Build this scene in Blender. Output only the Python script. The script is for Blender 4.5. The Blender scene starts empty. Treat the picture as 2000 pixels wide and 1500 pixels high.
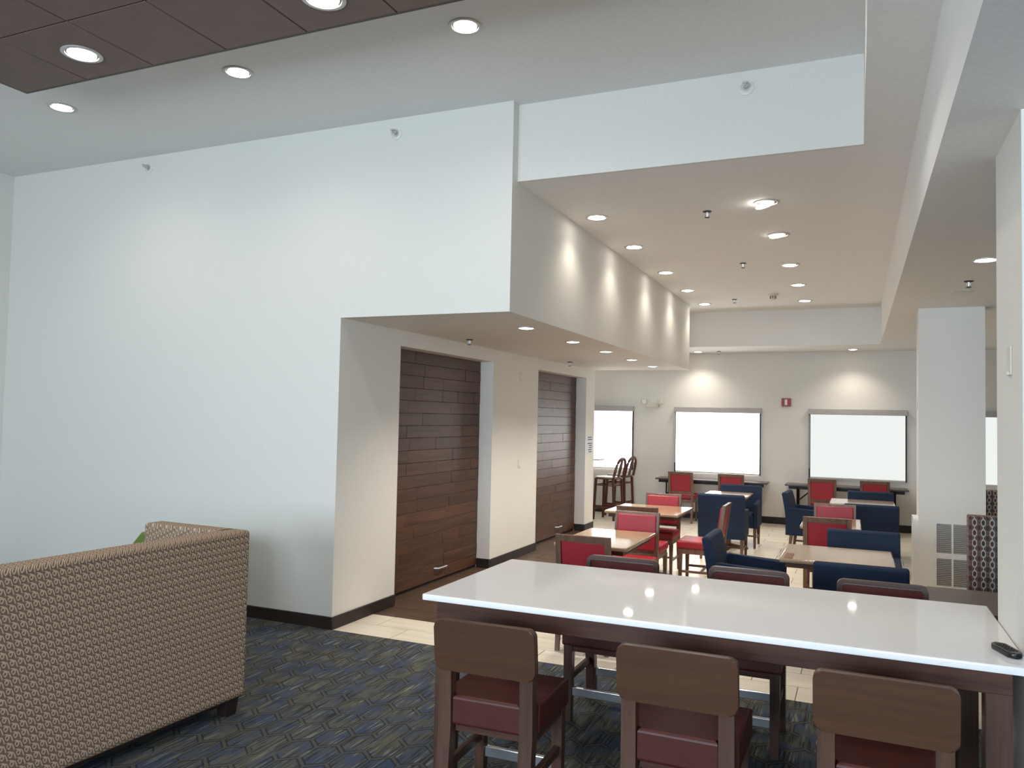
import bpy, bmesh, math, random
from mathutils import Vector, Matrix
random.seed(7)
SC = bpy.context.scene
COL = SC.collection

# ------------------------------------------------------------------ camera
CAMZ = 1.7825
_r = Vector((0.91675, 0.39891, 0.02096)); _u = Vector((-0.00250, -0.04675, 0.99890)); _f = Vector((-0.39946, 0.91580, 0.04186))
cd = bpy.data.cameras.new('camera'); cam = bpy.data.objects.new('camera', cd); COL.objects.link(cam)
cam.matrix_world = Matrix(((_r.x, _u.x, -_f.x, 0), (_r.y, _u.y, -_f.y, 0), (_r.z, _u.z, -_f.z, CAMZ), (0, 0, 0, 1)))
cd.sensor_width = 36.0; cd.sensor_fit = 'HORIZONTAL'; cd.lens = 1545.37 / 2000 * 36.0
cd.clip_start = 0.05; cd.clip_end = 200
SC.camera = cam
SC.cycles.max_bounces = 8; SC.cycles.diffuse_bounces = 4; SC.cycles.glossy_bounces = 3; SC.cycles.transmission_bounces = 4
SC.cycles.use_adaptive_sampling = True; SC.cycles.adaptive_threshold = 0.04
SC.cycles.caustics_reflective = False; SC.cycles.caustics_refractive = False

# ------------------------------------------------------------------ world, daylight, exposure
SC.view_settings.view_transform = 'Standard'; SC.view_settings.look = 'None'
SC.view_settings.gamma = 1.0; SC.view_settings.use_curve_mapping = False
SC.view_settings.exposure = 0.54
W = bpy.data.worlds.new('sky'); SC.world = W; W.use_nodes = True
bg = W.node_tree.nodes['Background']; bg.inputs[0].default_value = (0.72, 0.84, 1.0, 1); bg.inputs[1].default_value = 1.2

DAY = (0.71, 0.86, 1.0)
REAR_WINDOWS = [(-5.6, -4.0), (-3.6, -2.0), (-1.6, 0.0), (1.8, 4.2)]      # x ranges behind the camera; last one added to fill the sofa's wall shadow
REAR_Y = -4.5; REAR_Z = (1.2, 2.98)
def area(name, loc, rot, sx, sy, power, color):
    l = bpy.data.lights.new(name, 'AREA'); l.shape = 'RECTANGLE'; l.size = sx; l.size_y = sy; l.energy = power; l.color = color
    o = bpy.data.objects.new(name, l); o.location = loc; o.rotation_euler = rot; COL.objects.link(o); return o
REAR_POWER = [75, 155, 140, 150]
for (a, b), pw in zip(REAR_WINDOWS, REAR_POWER):
    area('window_daylight', ((a + b) / 2, REAR_Y - 0.02, sum(REAR_Z) / 2), (math.pi / 2, 0, 0), b - a, REAR_Z[1] - REAR_Z[0], pw, DAY)
RIGHT_X = 6.0
SHADE_EMIT = 4.2
SPOT_FACE = 12; SPOT_DINING = 66; SPOT_NICHE = 88; SPOT_LOUNGE = 22; SPOT_REAR = 30; SPOT_LOW = 10
LAMP = (1.0, 0.91, 0.80)

# ------------------------------------------------------------------ node helpers
def lin(c):
    return tuple(((v / 255) / 12.92 if v / 255 <= 0.04045 else ((v / 255 + 0.055) / 1.055) ** 2.4) for v in c)
class X:
    """tiny expression wrapper for Math nodes"""
    def __init__(s, nt, k): s.nt, s.k = nt, k
    def op(s, o, *a):
        n = s.nt.nodes.new('ShaderNodeMath'); n.operation = o
        for i, v in enumerate((s,) + a):
            if isinstance(v, X): s.nt.links.new(v.k, n.inputs[i])
            else: n.inputs[i].default_value = v
        return X(s.nt, n.outputs[0])
    def __add__(s, o): return s.op('ADD', o)
    def __sub__(s, o): return s.op('SUBTRACT', o)
    def __mul__(s, o): return s.op('MULTIPLY', o)
    def __rmul__(s, o): return s.op('MULTIPLY', o)
    def abs(s): return s.op('ABSOLUTE')
    def lt(s, v): return s.op('LESS_THAN', v)
    def gt(s, v): return s.op('GREATER_THAN', v)
    def max(s, o): return s.op('MAXIMUM', o)
    def min(s, o): return s.op('MINIMUM', o)
    def fr(s): return s.op('FRACT')
    def floor(s): return s.op('FLOOR')
    def sin(s): return s.op('SINE')
    def sqrt(s): return s.op('SQRT')
def coords(nt, kind='Object'):
    tc = nt.nodes.new('ShaderNodeTexCoord'); sp = nt.nodes.new('ShaderNodeSeparateXYZ')
    nt.links.new(tc.outputs[kind], sp.inputs[0])
    return X(nt, sp.outputs[0]), X(nt, sp.outputs[1]), X(nt, sp.outputs[2])
def world_pos(nt):
    g = nt.nodes.new('ShaderNodeNewGeometry'); sp = nt.nodes.new('ShaderNodeSeparateXYZ')
    nt.links.new(g.outputs['Position'], sp.inputs[0])
    return X(nt, sp.outputs[0]), X(nt, sp.outputs[1]), X(nt, sp.outputs[2])
def comb(nt, x, y, z):
    c = nt.nodes.new('ShaderNodeCombineXYZ')
    for i, v in enumerate((x, y, z)):
        if isinstance(v, X): nt.links.new(v.k, c.inputs[i])
        else: c.inputs[i].default_value = v
    return c.outputs[0]
def noise(nt, vec, scale, detail=3, rough=0.55, dist=0.0):
    n = nt.nodes.new('ShaderNodeTexNoise'); n.inputs['Scale'].default_value = scale; n.inputs['Detail'].default_value = detail
    n.inputs['Roughness'].default_value = rough; n.inputs['Distortion'].default_value = dist
    if vec is not None: nt.links.new(vec, n.inputs['Vector'])
    return X(nt, n.outputs['Fac'])
def ramp(nt, fac, stops, interp='LINEAR'):
    r = nt.nodes.new('ShaderNodeValToRGB'); r.color_ramp.interpolation = interp
    el = r.color_ramp.elements
    while len(el) < len(stops): el.new(0.5)
    for e, (p, c) in zip(el, stops): e.position = p; e.color = tuple(c) + (1,)
    nt.links.new(fac.k, r.inputs[0]); return r.outputs[0]
def mixc(nt, fac, a, b):
    m = nt.nodes.new('ShaderNodeMix'); m.data_type = 'RGBA'
    if isinstance(fac, X): nt.links.new(fac.k, m.inputs[0])
    else: m.inputs[0].default_value = fac
    for i, v in ((6, a), (7, b)):
        if isinstance(v, tuple): m.inputs[i].default_value = v + (1,)
        else: nt.links.new(v, m.inputs[i])
    return m.outputs[2]
def newmat(name, rough=0.6, metal=0.0, spec=0.5, coat=0.0):
    m = bpy.data.materials.new(name); m.use_nodes = True
    nt = m.node_tree; b = nt.nodes['Principled BSDF']
    b.inputs['Roughness'].default_value = rough; b.inputs['Metallic'].default_value = metal
    b.inputs['Specular IOR Level'].default_value = spec; b.inputs['Coat Weight'].default_value = coat
    return m, nt, b
def setc(nt, b, c):
    if isinstance(c, tuple): b.inputs['Base Color'].default_value = c + (1,)
    else: nt.links.new(c, b.inputs['Base Color'])
def bump(nt, b, h, strength, dist):
    n = nt.nodes.new('ShaderNodeBump'); n.inputs['Strength'].default_value = strength; n.inputs['Distance'].default_value = dist
    nt.links.new(h.k, n.inputs['Height']); nt.links.new(n.outputs[0], b.inputs['Normal'])
def plain(name, rgb, rough=0.6, metal=0.0, spec=0.5, vary=0.06, scale=30, coat=0.0, bmp=0.0):
    m, nt, b = newmat(name, rough, metal, spec, coat)
    c = lin(rgb); tc = nt.nodes.new('ShaderNodeTexCoord')
    f = noise(nt, tc.outputs['Object'], scale, 3)
    setc(nt, b, ramp(nt, f, [(0.3, tuple(v * (1 - vary) for v in c)), (0.7, tuple(min(1, v * (1 + vary)) for v in c))]))
    if bmp: bump(nt, b, f, bmp, 0.002)
    return m
def wood(name, dark, light, rough=0.42, axis='x', scale=1.0, spec=0.5):
    m, nt, b = newmat(name, rough, 0, spec)
    x, y, z = coords(nt)
    oi = nt.nodes.new('ShaderNodeObjectInfo'); rnd = X(nt, oi.outputs['Random'])
    s = {'x': (1.2, 26, 26), 'y': (26, 1.2, 26), 'z': (26, 26, 1.2)}[axis]
    off = rnd * 37.0
    v = comb(nt, (x + off) * (s[0] * scale), (y + off) * (s[1] * scale), (z + off) * (s[2] * scale))
    g = noise(nt, v, 1.0, 4, 0.6, 0.9)
    g2 = noise(nt, v, 3.2, 2, 0.5, 0.2)
    f = g * 0.75 + g2 * 0.25
    base = ramp(nt, f, [(0.30, lin(dark)), (0.72, lin(light))])
    br = rnd * 0.35 + 0.82
    hsv = nt.nodes.new('ShaderNodeHueSaturation'); nt.links.new(base, hsv.inputs['Color']); nt.links.new(br.k, hsv.inputs['Value'])
    setc(nt, b, hsv.outputs[0]); bump(nt, b, f, 0.15, 0.002)
    return m
def emit(name, rgb, strength):
    m = bpy.data.materials.new(name); m.use_nodes = True; nt = m.node_tree; nt.nodes.clear()
    e = nt.nodes.new('ShaderNodeEmission'); o = nt.nodes.new('ShaderNodeOutputMaterial')
    e.inputs[0].default_value = rgb + (1,); e.inputs[1].default_value = strength
    nt.links.new(e.outputs[0], o.inputs[0]); return m

# ------------------------------------------------------------------ materials
M = {}
def wall_mat(name, rgb):
    m, nt, b = newmat(name, 0.75, 0, 0.3)
    x, y, z = world_pos(nt)
    f = noise(nt, comb(nt, x * 40.0, y * 40.0, z * 200.0), 1.0, 1)
    c = lin(rgb)
    setc(nt, b, ramp(nt, f, [(0.3, tuple(v * 0.97 for v in c)), (0.7, tuple(v * 1.02 for v in c))]))
    return m
M['wall'] = wall_mat('wallcovering', (225, 222, 215))
M['ceil'] = wall_mat('ceiling_paint', (234, 232, 228))
M['base'] = wood('baseboard_wood', (30, 21, 18), (44, 31, 26), 0.5, 'x')
M['darkwood'] = wood('stained_wood', (60, 39, 29), (88, 60, 46), 0.38, 'z')
M['darkwood_x'] = wood('stained_wood_long', (56, 36, 29), (92, 58, 44), 0.45, 'x', 1.0, 0.3)
M['backwood'] = wood('stool_back_wood', (66, 42, 29), (82, 54, 38), 0.36, 'x', 0.5)
M['chairwood'] = wood('walnut_frame', (84, 58, 44), (122, 90, 72), 0.38, 'z')
M['redwood'] = wood('mahogany_frame', (60, 26, 18), (92, 44, 30), 0.35, 'z')
M['plank'] = wood('reclaimed_plank', (50, 30, 20), (100, 64, 44), 0.42, 'y', 0.8)
M['plank_gap'] = plain('plank_backing', (30, 20, 16), 0.8)
M['leather'] = plain('oxblood_vinyl', (70, 29, 23), 0.45, 0, 0.35, 0.12, 18, 0, 0.1)
M['inset'] = plain('brown_vinyl', (88, 34, 29), 0.6, 0, 0.25, 0.1, 18)
M['red'] = plain('red_vinyl', (150, 24, 38), 0.45, 0, 0.5, 0.07, 25, 0, 0.05)
M['navy'] = plain('navy_fabric', (27, 41, 64), 0.8, 0, 0.3, 0.2, 160, 0, 0.2)
M['quartz'] = plain('white_quartz', (240, 238, 238), 0.045, 0, 0.4, 0.02, 60)
M['chrome'] = plain('brushed_metal', (225, 227, 230), 0.3, 1.0, 0.5, 0.03)
M['steel'] = plain('black_metal', (26, 25, 26), 0.4, 0.6)
M['plastic_white'] = plain('white_plastic', (226, 224, 216), 0.4)
M['plastic_ivory'] = plain('ivory_plastic', (214, 208, 192), 0.45)
M['trim'] = plain('lamp_trim', (200, 196, 190), 0.35, 0.3)
M['can'] = plain('lamp_housing', (60, 56, 52), 0.5, 0.5)
M['lens'] = emit('lamp_lens', (1.0, 0.95, 0.87), 15.0)
M['shade'] = emit('emissive_shade', (1.0, 1.0, 0.985), SHADE_EMIT)  # daylight coming through the fabric is put in as emission
M['shade_dim'] = emit('emissive_shade_dim', (0.97, 1.0, 0.965), 0.62)  # same fabric with weaker daylight put in as emission
M['cassette'] = plain('grey_cassette', (176, 172, 170), 0.7)
M['frame_dark'] = plain('bronze_frame', (38, 36, 36), 0.45, 0.5)
M['gtile'] = plain('grout', (112, 100, 84), 0.9)
M['green'] = plain('green_fabric', (104, 124, 62), 0.85, 0, 0.3, 0.12, 120)
M['black'] = plain('black_plastic', (18, 18, 20), 0.25)
M['redalarm'] = plain('alarm_red', (150, 18, 32), 0.4)
M['paper'] = plain('paper', (214, 218, 226), 0.8)
M['ink'] = plain('ink', (44, 46, 58), 0.8)
M['ledge'] = wood('seminar_laminate', (52, 40, 36), (80, 64, 58), 0.28, 'x')
M['booth_table'] = plain('dark_laminate', (84, 72, 64), 0.4, 0, 0.5, 0.05, 20)
M['cloudtile'] = plain('brown_ceiling_tile', (116, 95, 85), 0.55, 0, 0.4, 0.07, 5)
M['cloudedge'] = plain('cloud_edge', (70, 58, 52), 0.5)
M['cream'] = plain('wood_seat_glare', (190, 176, 160), 0.12)  # pale colour stands in for window glare on a glossy wood seat
M['louvre'] = plain('grille_louvre', (160, 156, 150), 0.6)
M['whitemetal'] = plain('white_enamel', (222, 220, 216), 0.4)
M['card'] = plain('brown_card', (112, 70, 48), 0.6)
def m_glass():
    m, nt, b = newmat('window_glass', 0.02); b.inputs['Transmission Weight'].default_value = 1.0
    setc(nt, b, (0.9, 0.95, 0.96)); return m
M['glass'] = m_glass()
def m_tabletop():
    m, nt, b = newmat('tan_stone_laminate', 0.12)
    x, y, z = world_pos(nt); v = comb(nt, x, y, z)
    f = noise(nt, v, 170, 3, 0.7)
    setc(nt, b, ramp(nt, f, [(0.30, lin((132, 106, 82))), (0.5, lin((160, 136, 110))), (0.70, lin((182, 160, 134)))])); return m
M['tabletop'] = m_tabletop()
def m_carpet():
    m, nt, b = newmat('patterned_carpet', 0.95, 0, 0.15)
    x, y, z = world_pos(nt)
    st = noise(nt, comb(nt, x * 62.0, y * 3.4, z), 1.0, 2, 0.5)
    area_n = noise(nt, comb(nt, x * 1.6, y, z), 3.6, 2)
    fib = noise(nt, comb(nt, x, y, z), 260, 2)
    c_b = ramp(nt, st, [(0.32, lin((38, 41, 46))), (0.44, lin((68, 74, 80))), (0.53, lin((58, 68, 100))), (0.60, lin((60, 70, 78))), (0.68, lin((128, 130, 112)))])
    c_o = ramp(nt, st, [(0.32, lin((46, 47, 48))), (0.46, lin((76, 77, 74))), (0.56, lin((100, 98, 80))), (0.60, lin((66, 68, 68))), (0.70, lin((122, 120, 104)))])
    base = mixc(nt, (area_n - 0.38) * 4.0, c_b, c_o)
    # elongated hexagon outlines
    px = x * (1 / 0.17); py = y * (1 / 0.25)
    def hexd(ox, oy):
        gx = ((px + ox).fr() - 0.5).abs()
        gy = (((py + oy) * (1 / 1.732)).fr() - 0.5).abs() * 1.732
        return gx.max(gx * 0.5 + gy * 0.866)
    e = (hexd(100.0, 100 * 1.732) .min(hexd(100.5, 100 * 1.732 + 0.866))) * -1.0 + 0.5
    keep = noise(nt, comb(nt, x, y, z), 4.0, 1).gt(0.40)
    dark = (e.lt(0.085)) * keep; light = (e.lt(0.04)) * keep
    base = mixc(nt, dark * 0.75, base, lin((40, 40, 42))); base = mixc(nt, light * 0.8, base, lin((84, 84, 80)))
    setc(nt, b, base); bump(nt, b, fib, 0.4, 0.003); return m
M['carpet'] = m_carpet()
def m_sofa():
    m, nt, b = newmat('squiggle_upholstery', 0.85, 0, 0.25)
    x, y, z = coords(nt)
    u = (y + x) * (1 / 0.036); v = (z + x) * (1 / 0.040)
    row = v.floor(); uu = u + row * 0.23 + 50.0
    cu = uu.fr() - 0.5; cv = v.fr() - 0.5
    du = (cu - 0.12) * 1.0; dv = (cv - 0.02) * 0.9
    ring = ((du * du + dv * dv).sqrt() - 0.22).abs().lt(0.075)
    stem = ((cu + cv * 0.35 + 0.36).abs().lt(0.075)).max((cv + cu * 0.5 - 0.42).abs().lt(0.08))
    tail = (cu + cv * 0.75 + 0.20).abs().lt(0.07)
    light = ring.max(stem)
    c = mixc(nt, light, lin((112, 95, 82)), lin((188, 163, 138)))
    c = mixc(nt, tail * 0.8, c, lin((96, 80, 70)))
    setc(nt, b, c); f = noise(nt, comb(nt, x, y, z), 400, 2); bump(nt, b, f, 0.3, 0.002); return m
M['sofa'] = m_sofa()
def m_booth():
    m, nt, b = newmat('chain_link_upholstery', 0.8, 0, 0.25)
    x, y, z = coords(nt)
    def chain(off_u, off_v):
        u = ((x + y) * (1 / 0.058) + off_u).fr() - 0.5; v = (z * (1 / 0.078) + off_v).fr() - 0.5
        au = u.abs() * (1 / 0.25); av = v.abs() * (1 / 0.32)
        oc = au.max(av).max((au + av) * 0.72)
        ring = (oc - 1.0).abs().lt(0.22)
        link = (u.abs().lt(0.06)) * (v.abs().gt(0.32))
        return ring.max(link)
    c1 = chain(20.0, 20.0); c2 = chain(20.5, 20.5)
    hue = noise(nt, comb(nt, (x + y) * 9.0, 0.0, 0.0), 1.0, 1)
    base = ramp(nt, hue, [(0.35, lin((66, 50, 44))), (0.5, lin((92, 52, 46))), (0.62, lin((62, 62, 68)))])
    c = mixc(nt, c2, base, lin((96, 88, 86))); c = mixc(nt, c1, c, lin((172, 164, 158)))
    setc(nt, b, c); return m
M['booth'] = m_booth()
def m_tile(name, a, bb, rough):
    m, nt, b = newmat(name, rough)
    x, y, z = world_pos(nt); oi = nt.nodes.new('ShaderNodeObjectInfo'); rnd = X(nt, oi.outputs['Random'])
    f = noise(nt, comb(nt, (x + rnd * 9.0) * 2.0, (y + rnd * 5.0) * 22.0, z), 1.0, 3)
    c = ramp(nt, f, [(0.3, lin(a)), (0.7, lin(bb))])
    hsv = nt.nodes.new('ShaderNodeHueSaturation'); nt.links.new(c, hsv.inputs['Color']); nt.links.new((rnd * 0.08 + 0.96).k, hsv.inputs['Value'])
    setc(nt, b, hsv.outputs[0]); return m
M['tile_cream'] = m_tile('cream_tile', (214, 204, 186), (230, 222, 206), 0.32)
M['tile_dark'] = m_tile('brown_tile', (66, 50, 40), (92, 72, 58), 0.36)

# ------------------------------------------------------------------ mesh helpers
class B:
    def __init__(s): s.bm = bmesh.new(); s.flat = False
    def _mark(s): return set(s.bm.verts)
    def box(s, x0, x1, y0, y1, z0, z1, bev=0.0, seg=2, lean=None):
        r = bmesh.ops.create_cube(s.bm, size=1.0); vs = r['verts']
        for v in vs:
            v.co = Vector(((x0 + x1) / 2 + v.co.x * (x1 - x0), (y0 + y1) / 2 + v.co.y * (y1 - y0), (z0 + z1) / 2 + v.co.z * (z1 - z0)))
        s.flat = True
        if bev > 0:
            es = list({e for v in vs for e in v.link_edges})
            r2 = bmesh.ops.bevel(s.bm, geom=es, offset=bev, segments=seg, profile=0.5, affect='EDGES', clamp_overlap=True)
            vs = list({v for v in r2['verts']} | {v for v in vs if v.is_valid})
        if lean:
            for v in vs: v.co.y += lean(v.co.z)
        return s
    def loft(s, levels):
        """levels: (x0,x1,y0,y1,z)"""
        rings = []
        for (x0, x1, y0, y1, z) in levels:
            rings.append([s.bm.verts.new(p) for p in ((x0, y0, z), (x1, y0, z), (x1, y1, z), (x0, y1, z))])
        for a, b in zip(rings, rings[1:]):
            for i in range(4): s.bm.faces.new((a[i], a[(i + 1) % 4], b[(i + 1) % 4], b[i]))
        s.bm.faces.new(rings[0][::-1]); s.bm.faces.new(rings[-1]); return s
    def prism(s, pts, axis, a, b, bev=0.0, seg=2):
        """polygon of 2D points extruded along axis from a to b"""
        def P(p, t):
            return {'x': (t, p[0], p[1]), 'y': (p[0], t, p[1]), 'z': (p[0], p[1], t)}[axis]
        lo = [s.bm.verts.new(P(p, a)) for p in pts]; hi = [s.bm.verts.new(P(p, b)) for p in pts]
        n = len(pts); fs = []
        for i in range(n): fs.append(s.bm.faces.new((lo[i], lo[(i + 1) % n], hi[(i + 1) % n], hi[i])))
        f0 = s.bm.faces.new(lo[::-1]); f1 = s.bm.faces.new(hi); s.flat = True
        if bev:
            es = list(set(f0.edges) | set(f1.edges))
            bmesh.ops.bevel(s.bm, geom=es, offset=bev, segments=seg, profile=0.5, affect='EDGES', clamp_overlap=True)
        return s
    def ring(s, outer, inner, axis, a, b):
        """two 2D loops of equal count -> a framed ring with thickness a..b"""
        def P(p, t):
            return {'x': (t, p[0], p[1]), 'y': (p[0], t, p[1]), 'z': (p[0], p[1], t)}[axis]
        O0 = [s.bm.verts.new(P(p, a)) for p in outer]; O1 = [s.bm.verts.new(P(p, b)) for p in outer]
        I0 = [s.bm.verts.new(P(p, a)) for p in inner]; I1 = [s.bm.verts.new(P(p, b)) for p in inner]
        n = len(outer)
        for i in range(n):
            j = (i + 1) % n
            s.bm.faces.new((O0[i], O0[j], O1[j], O1[i])); s.bm.faces.new((I0[j], I0[i], I1[i], I1[j]))
            s.bm.faces.new((O1[i], O1[j], I1[j], I1[i])); s.bm.faces.new((O0[j], O0[i], I0[i], I0[j]))
        return s
    def revolve(s, prof, n=24, center=(0, 0, 0), axis='z'):
        rings = []
        for (r, h) in prof:
            ring = []
            for i in range(n):
                t = 2 * math.pi * i / n; p = (r * math.cos(t), r * math.sin(t), h)
                if axis == 'y': p = (p[0], p[2], p[1])
                if axis == 'x': p = (p[2], p[0], p[1])
                ring.append(s.bm.verts.new(Vector(p) + Vector(center)))
            rings.append(ring)
        for a, b in zip(rings, rings[1:]):
            for i in range(n): s.bm.faces.new((a[i], a[(i + 1) % n], b[(i + 1) % n], b[i]))
        if prof[0][0] > 1e-5: s.bm.faces.new(rings[0][::-1])
        if prof[-1][0] > 1e-5: s.bm.faces.new(rings[-1])
        return s
    def tube(s, pts, rad, n=8, closed=False):
        pts = [Vector(p) for p in pts]; rings = []; N = len(pts)
        for i, p in enumerate(pts):
            d = (pts[(i + 1) % N] - pts[i - 1]) if closed else (pts[min(i + 1, N - 1)] - pts[max(i - 1, 0)])
            d.normalize(); ref = Vector((0, 0, 1)) if abs(d.z) < 0.9 else Vector((1, 0, 0))
            if abs(d.x) < 0.05: ref = Vector((1, 0, 0))
            a = d.cross(ref).normalized(); b = d.cross(a).normalized()
            r = rad[i] if isinstance(rad, (list, tuple)) else rad
            rings.append([s.bm.verts.new(p + a * r * math.cos(2 * math.pi * k / n) + b * r * math.sin(2 * math.pi * k / n)) for k in range(n)])
        pairs = list(zip(rings, rings[1:])) + ([(rings[-1], rings[0])] if closed else [])
        for a, b in pairs:
            for k in range(n): s.bm.faces.new((a[k], a[(k + 1) % n], b[(k + 1) % n], b[k]))
        if not closed: s.bm.faces.new(rings[0][::-1]); s.bm.faces.new(rings[-1])
        return s
    def xf(s, fn):
        for v in s.bm.verts: v.co = Vector(fn(v.co))
        return s
    def mesh(s, name, mat):
        bm = s.bm
        bmesh.ops.recalc_face_normals(bm, faces=bm.faces[:])
        for e in bm.edges:
            if len(e.link_faces) == 2 and e.calc_face_angle(0) > 0.62: e.smooth = False
        mx = max(f.calc_area() for f in bm.faces) if s.flat else 1e9
        for f in bm.faces: f.smooth = any(e.smooth for e in f.edges) and not (f.calc_area() > 0.12 * mx)
        me = bpy.data.meshes.new(name); bm.to_mesh(me); bm.free()
        me.materials.append(mat if not isinstance(mat, str) else M[mat]); return me
    def obj(s, name, mat, parent=None, loc=None, rz=0.0):
        return place(name, s.mesh(name, mat), parent, loc, rz)
def place(name, me, parent=None, loc=None, rz=0.0):
    o = bpy.data.objects.new(name, me); COL.objects.link(o)
    if parent is not None: o.parent = parent
    if loc is not None: o.location = loc
    if rz: o.rotation_euler = (0, 0, rz)
    return o
def tag(o, label, cat, group=None):
    o['label'] = label; o['category'] = cat
    if group: o['group'] = group
    return o
def thing(name, label, cat, loc=(0, 0, 0), rz=0.0, group=None):
    o = bpy.data.objects.new(name, None); COL.objects.link(o); o.empty_display_size = 0.1
    o.location = loc; o.rotation_euler = (0, 0, rz); return tag(o, label, cat, group)
def struct(o, label=None):
    o['kind'] = 'structure'
    if label: o['label'] = label
    return o
def copy_tree(o, parent=None):
    c = o.copy(); COL.objects.link(c); c.parent = parent
    for ch in list(o.children): copy_tree(ch, c)
    return c
def repeat(proto, used, loc, rz, label, group=None):
    o = proto if not used else copy_tree(proto)
    used.append(1); o.location = loc; o.rotation_euler = (0, 0, rz); o['label'] = label
    if group: o['group'] = group
    return o
def rrect(x0, x1, y0, y1, r, n=6):
    out = []
    for cx, cy, a0 in ((x1 - r, y1 - r, 0), (x0 + r, y1 - r, 90), (x0 + r, y0 + r, 180), (x1 - r, y0 + r, 270)):
        for k in range(n + 1):
            t = math.radians(a0 + 90 * k / n); out.append((cx + r * math.cos(t), cy + r * math.sin(t)))
    return out

# ------------------------------------------------------------------ room dimensions (metres)
XL, XN, XS, XR, XST = -8.19, -3.965, -2.421, 0.038, 0.337
YW, YH, YS, YR, YB = 5.475, 5.574, 12.513, 13.456, 14.762
ZC, ZD, ZN, ZS = 4.215, 3.611, 2.585, 3.031
D1, D2, ZDOOR = (6.435, 8.529), (9.981, 12.066), 2.436
WX = [(-5.43, -3.893), (-3.106, -1.567), (-0.765, 0.767), (1.575, 3.107)]; WZ = (0.847, 2.025)

# ------------------------------------------------------------------ shell
b = B().box(XL - 0.2, XN, YW, YW + 0.25, 0, ZC)
b.box(XN, XS, YW, YS, ZN, ZC)
struct(b.obj('wall_front', 'wall'), 'tall off-white lounge wall with the overhanging soffit box')
b = B()
xa, xb = XN - 0.25, XN
for y0, y1 in ((YW + 0.25, D1[0]), (D1[1], D2[0]), (D2[1], YS)): b.box(xa, xb, y0, y1, 0, ZN)
for y0, y1 in (D1, D2): b.box(xa, xb, y0, y1, ZDOOR, ZN)
b.box(XL - 0.2, xa, YS - 0.15, YS, 0, ZC); b.box(xa, xb, YW + 0.25, YS, ZN, ZC)
struct(b.obj('wall_niche', 'wall'), 'beige wall beneath the soffit holding two plank doors')
struct(B().box(XS, XR, YH, YH + 0.03, ZD, ZC).obj('wall_header', 'wall'), 'off-white header band above the dining area opening')
# back wall with four window openings
b = B(); xs = [XL - 0.2] + [v for w in WX for v in w] + [RIGHT_X + 0.2]
for i in range(0, len(xs), 2): b.box(xs[i], xs[i + 1], YB, YB + 0.2, 0, ZS + 0.1)
for x0, x1 in WX: b.box(x0, x1, YB, YB + 0.2, 0, WZ[0]); b.box(x0, x1, YB, YB + 0.2, WZ[1], ZS + 0.1)
struct(b.obj('wall_back', 'wall'), 'beige back wall of the dining area with shaded windows')
struct(B().box(XL - 0.2, XL, REAR_Y - 0.2, YW, 0, ZC).obj('wall_left', 'wall'), 'off-white side wall at the left edge')
struct(B().box(XL - 0.2, XL, YS, YB, 0, ZD).obj('wall_bar', 'wall'))
# wall behind the camera with tall windows
b = B(); xs = [XL - 0.2] + [v for w in REAR_WINDOWS for v in w] + [RIGHT_X + 0.2]
for i in range(0, len(xs), 2): b.box(xs[i], xs[i + 1], REAR_Y - 0.2, REAR_Y, 0, ZC)
for x0, x1 in REAR_WINDOWS: b.box(x0, x1, REAR_Y - 0.2, REAR_Y, 0, REAR_Z[0]); b.box(x0, x1, REAR_Y - 0.2, REAR_Y, REAR_Z[1], ZC)
struct(b.obj('wall_rear', 'wall'))
b = B().box(RIGHT_X, RIGHT_X + 0.2, REAR_Y, YB, 0, ZS + 0.1)
struct(b.obj('wall_right', 'wall'))
# ceilings
struct(B().box(XL - 0.2, XR, REAR_Y - 0.2, YH + 0.03, ZC, ZC + 0.1).obj('ceiling', 'ceil'), 'high pale lounge ceiling')
b = B().box(XS, XST, YH + 0.03, YS, ZD, ZD + 0.1).box(XL - 0.2, XST, YS, YR, ZD, ZD + 0.1).box(XR, XST, REAR_Y - 0.2, YH + 0.03, ZD, ZC + 0.1)
struct(b.obj('ceiling_dining', 'ceil'), 'mid-height ceiling over the dining tables')
b = B().box(XST, RIGHT_X + 0.2, REAR_Y - 0.2, YB + 0.2, ZS, ZC + 0.1).box(XL - 0.2, XST, YR, YB + 0.2, ZS, ZD + 0.1)
struct(b.obj('ceiling_soffit', 'ceil'), 'low soffit along the columns and back wall')
# columns
col_near = struct(B().box(0.588, 1.2, 3.588, 4.202, 0, ZS).obj('wall_column', 'wall'), 'near white column beside the white counter table')
col_far = struct(B().box(0.6, 1.217, 9.426, 9.70, 0, ZS).obj('wall_column', 'wall'), 'far white column with the air return grille')
# floors
struct(B().box(XL - 0.2, RIGHT_X + 0.2, REAR_Y - 0.2, YW - 0.01, -0.1, 0.004).obj('floor_carpet', 'carpet'), 'dark blue and olive patterned lounge carpet')
floor = struct(B().box(XL - 0.2, RIGHT_X + 0.2, YW - 0.01, YB + 0.2, -0.1, -0.003).obj('floor', 'gtile'), 'cream and brown tiled dining floor')
TW, TD, G = 0.61, 0.305, 0.006
def tile_mesh(w, d, mat):
    me = B().box(G / 2, w - G / 2, G / 2, d - G / 2, -0.02, 0.0, 0.0).mesh('tile', mat); return me
mesh_c, mesh_d = tile_mesh(TW, TD, 'tile_cream'), tile_mesh(TW, TD, 'tile_dark')
cut = {}
def tile(x0, x1, y0, y1, dark):
    w, d = round(x1 - x0, 3), round(y1 - y0, 3)
    if w < 0.02 or d < 0.02: return
    k = (w, d, dark)
    if k not in cut: cut[k] = mesh_d if (k == (TW, TD, True)) else mesh_c if (k == (TW, TD, False)) else tile_mesh(w, d, 'tile_dark' if dark else 'tile_cream')
    place('tile', cut[k], floor, (x0, y0, 0))
far = B()
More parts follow.
